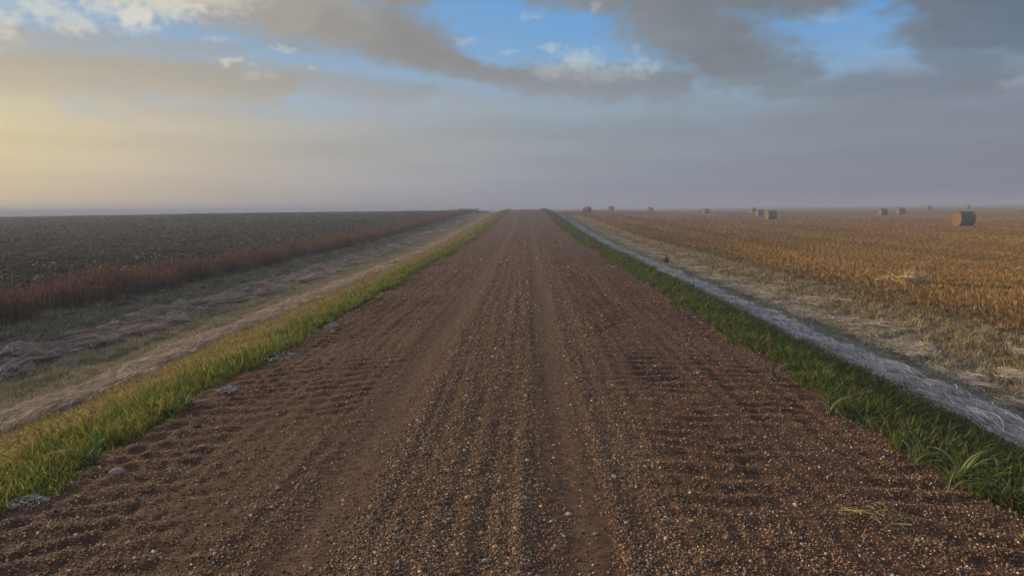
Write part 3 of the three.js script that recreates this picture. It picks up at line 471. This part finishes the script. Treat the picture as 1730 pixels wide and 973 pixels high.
// ───────────────────────── larger stones
const stoneMat = new Map(); const stone = (c) => { const k = c.join(); if (!stoneMat.has(k)) stoneMat.set(k, new THREE.MeshStandardMaterial({ color: new THREE.Color().setRGB(...c), roughness: 0.75, bumpMap: rep(soilBump, 6), bumpScale: 0.001 })); return stoneMat.get(k); };
for (const [x, z, sx, sy, sz, turn, c, label] of [
  [-3.25, -5.11, 0.056, 0.032, 0.034, 0.5, [0.46, 0.31, 0.26], 'pinkish bean shaped stone near the left grass edge, largest on the road'],
  [-3.2, -6.3, 0.04, 0.016, 0.03, 0.2, [0.05, 0.05, 0.06], 'flat black stone near the left grass, behind the pinkish stone'],
  [-0.65, -4.41, 0.024, 0.016, 0.016, 0.7, [0.5, 0.29, 0.11], 'orange tan oblong pebble near the bottom centre of the road'],
  [-0.42, -4.48, 0.019, 0.016, 0.017, 0.1, [0.62, 0.42, 0.22], 'round buff pebble right of the orange tan oblong pebble'],
  [-1.82, -4.7, 0.02, 0.014, 0.016, 1.1, [0.5, 0.44, 0.36], 'pale pebble on the left lane beside the smooth wheel track'],
  [-0.82, -4.03, 0.016, 0.014, 0.014, 0.3, [0.2, 0.22, 0.27], 'slate blue pebble near the bottom of the road'],
  [-1.04, -5.07, 0.022, 0.013, 0.016, 0, [0.5, 0.4, 0.27], 'cream flat pebble at right rim of the left wheel track'],
  [0.26, -4.28, 0.022, 0.013, 0.014, -0.5, [0.5, 0.45, 0.4], 'whitish pebble lying in the right wheel track'],
  [-0.2, -3.81, 0.018, 0.01, 0.012, 0.1, [0.55, 0.48, 0.28], 'yellowish pebble just left of the bottom centre'],
  [-0.25, -3.66, 0.026, 0.011, 0.014, 0.4, [0.4, 0.37, 0.33], 'grey sliver shaped stone at the bottom centre'],
  [-0.97, -3.57, 0.016, 0.013, 0.013, 1.2, [0.55, 0.36, 0.14], 'amber pebble cut by the bottom edge, left of centre'],
  [0.62, -4.14, 0.017, 0.012, 0.014, 0.6, [0.5, 0.34, 0.18], 'tan pebble on the ridge right of the right wheel track'],
  [-1.95, -8.2, 0.03, 0.014, 0.02, 0.1, [0.05, 0.055, 0.065], 'flat dark stone on the rippled left lane far up the road'],
]) { const rng = rngOf(Math.round(-z * 991)), g = pebble(rng, 3, 0.22); g.scale(1, 1, 1); const bb = new THREE.Box3().setFromBufferAttribute(g.attributes.position), s = bb.getSize(V(0, 0, 0)); g.scale(2 * sx / s.x, 2 * sy / s.y, 2 * sz / s.z); const m = new THREE.Mesh(g, stone(c)); m.position.set(x, roadY(x, z) + sy * 0.7, z); m.rotation.y = turn; add(m, 'road_stone', { label, category: 'stone', group: 'larger stones on the road' }); }
// ───────────────────────── single tufts of broad grass on the right road edge, with their blades
{
  const rng = rngOf(111);
  const blade = (bend) => { const o = strip(), pts = []; for (let s = 0; s <= 6; s++) { const t = s / 6; pts.push([bend * (0.25 * t + 0.6 * t * t), t * (1 - 0.45 * bend * t * t), 0]); } ribbon(o, pts, 0.075, [1, 1, 1], [0, 0, 1]); return done(o); };
  const blades = [blade(0.3), blade(0.7), blade(1.1), blade(1.5)], mats = [[0.1, 0.17, 0.04], [0.07, 0.13, 0.04], [0.13, 0.2, 0.07], [0.17, 0.23, 0.12]].map((c) => new THREE.MeshPhysicalMaterial({ color: new THREE.Color().setRGB(...c), roughness: 0.7, transmission: 0.3, thickness: 0, side: THREE.DoubleSide }));
  for (const [x, z, n, h, label] of [
    [2.98, -6.62, 9, 0.22, 'broad bladed grass tuft jutting over right road edge, furthest of these tufts'], [3.1, -6.2, 10, 0.2, 'broad bladed grass tuft at right road edge, in front of the furthest one'], [3.03, -5.25, 5, 0.17, 'lone sprawling grass tuft standing on the gravel off the right verge'],
    [3.25, -5.0, 11, 0.24, 'upright bright green grass tuft at the near right road edge'], [3.0, -4.72, 5, 0.15, 'flat grass sprig lying on the gravel near the lower right'], [3.38, -4.62, 10, 0.22, 'drooping broad bladed tuft at the right frame edge, nearest of all'], [2.95, -8.1, 8, 0.2, 'light green tuft at the right road edge beyond the broad bladed ones'],
    [-3.62, -5.4, 10, 0.2, 'dark drooping grass tuft hanging over the lower left road edge'], [-3.6, -6.9, 9, 0.19, 'long bladed tuft leaning on to the road at the left verge']]) {
    const o = new THREE.Group(); o.position.set(x, surfaceY(x, z), z); add(o, 'grass_tuft', { label, category: 'grass tuft', group: 'broad grass tufts on the road edges' });
    for (let i = 0; i < n; i++) { const b = part('grass_blade', blades[Math.floor(rng() * 4)], mats[Math.floor(rng() * 4)], o), L = 1.35 * h * (0.6 + 0.6 * rng()); b.scale.set(L, L, L * 0.85); b.rotation.set(0, rng() * 6.28, 0); b.position.set((rng() - 0.5) * 0.05, -0.005, (rng() - 0.5) * 0.05); }
  }
}
// ───────────────────────── pale seed heads among the tall grass
{
  const rng = rngOf(121), head = pebble(rngOf(5), 1, 0.3), stemG = new THREE.CylinderGeometry(0.004, 0.006, 1, 5).translate(0, 0.5, 0), white = new THREE.MeshStandardMaterial({ color: new THREE.Color().setRGB(0.6, 0.57, 0.5), roughness: 1 }), yellow = new THREE.MeshStandardMaterial({ color: new THREE.Color().setRGB(0.6, 0.42, 0.08), roughness: 1 }), sm = new THREE.MeshStandardMaterial({ color: new THREE.Color().setRGB(0.12, 0.1, 0.04), roughness: 1 });
  for (const [x, z, h, n, y] of WILD()) {
    const o = new THREE.Group(); o.position.set(x, groundY(x, z), z); add(o, 'wildflower', y ? { label: 'yellow weed flower among the tall grass at far left', category: 'wildflower', group: 'yellow wildflowers by the left field' } : n === 3 ? { label: 'branched weed with three white seed heads among the tall dry grass', category: 'wildflower', group: 'branched white weeds by the left field' } : n === 2 ? { label: 'weed with two white seed heads further along the tall grass belt', category: 'wildflower', group: 'white weeds further along the left field' } : { label: 'thin weed with one white seed head above the tall dry grass', category: 'wildflower', group: 'single white seed heads by the left field' });
    const s = part('stem', stemG, sm, o); s.scale.y = h;
    for (let i = 0; i < n; i++) { const f = part(y ? 'flower' : 'seed_head', head, y ? yellow : white, o), r = 0.017 + 0.015 * rng(); f.scale.setScalar(r); f.position.set(i ? (rng() - 0.5) * 0.16 : 0, h - (i ? 0.12 * rng() : 0), i ? (rng() - 0.5) * 0.16 : 0); if (i) { const q = part('branch', stemG, sm, o); q.position.set(0, h * 0.75, 0); q.scale.y = f.position.clone().sub(q.position).length(); q.quaternion.setFromUnitVectors(V(0, 1, 0), f.position.clone().sub(q.position).normalize()); } }
  }
}
function WILD() { const rng = rngOf(131), a = []; for (let i = 0; i < 26; i++) { const x = -12.8 - 1.9 * rng(), d = Math.abs(x) * 1.22 + rng() ** 1.4 * 9; a.push([x, -d, 0.75 + 0.4 * rng(), rng() < 0.3 ? 3 : 1, i % 9 === 4]); } for (let i = 0; i < 6; i++) a.push([-12.7 - rng(), -(26 + 12 * rng()), 1.0 + 0.25 * rng(), 2, false]); return a; }
{ // one dark weed on the right bank
  const rng = rngOf(141), o = new THREE.Group(), x = 6.75, z = -33.1; o.position.set(x, groundY(x, z), z); add(o, 'dark_weed', { label: 'single dark weed standing in the frosted right ditch', category: 'weed' });
  part('leaves', tuftShape(rng, { n: 40, h: 0.5, w: 0.035, spread: 0.06, lean: 0.6, colours: [[0.05, 0.06, 0.03], [0.09, 0.08, 0.04]] }), leafMat, o); const s = part('stem', new THREE.CylinderGeometry(0.01, 0.018, 0.5, 6).translate(0, 0.25, 0), new THREE.MeshStandardMaterial({ color: 0x3a3020, roughness: 1 }), o); s.rotation.z = 0.08;
}
renderer.render(scene, camera);
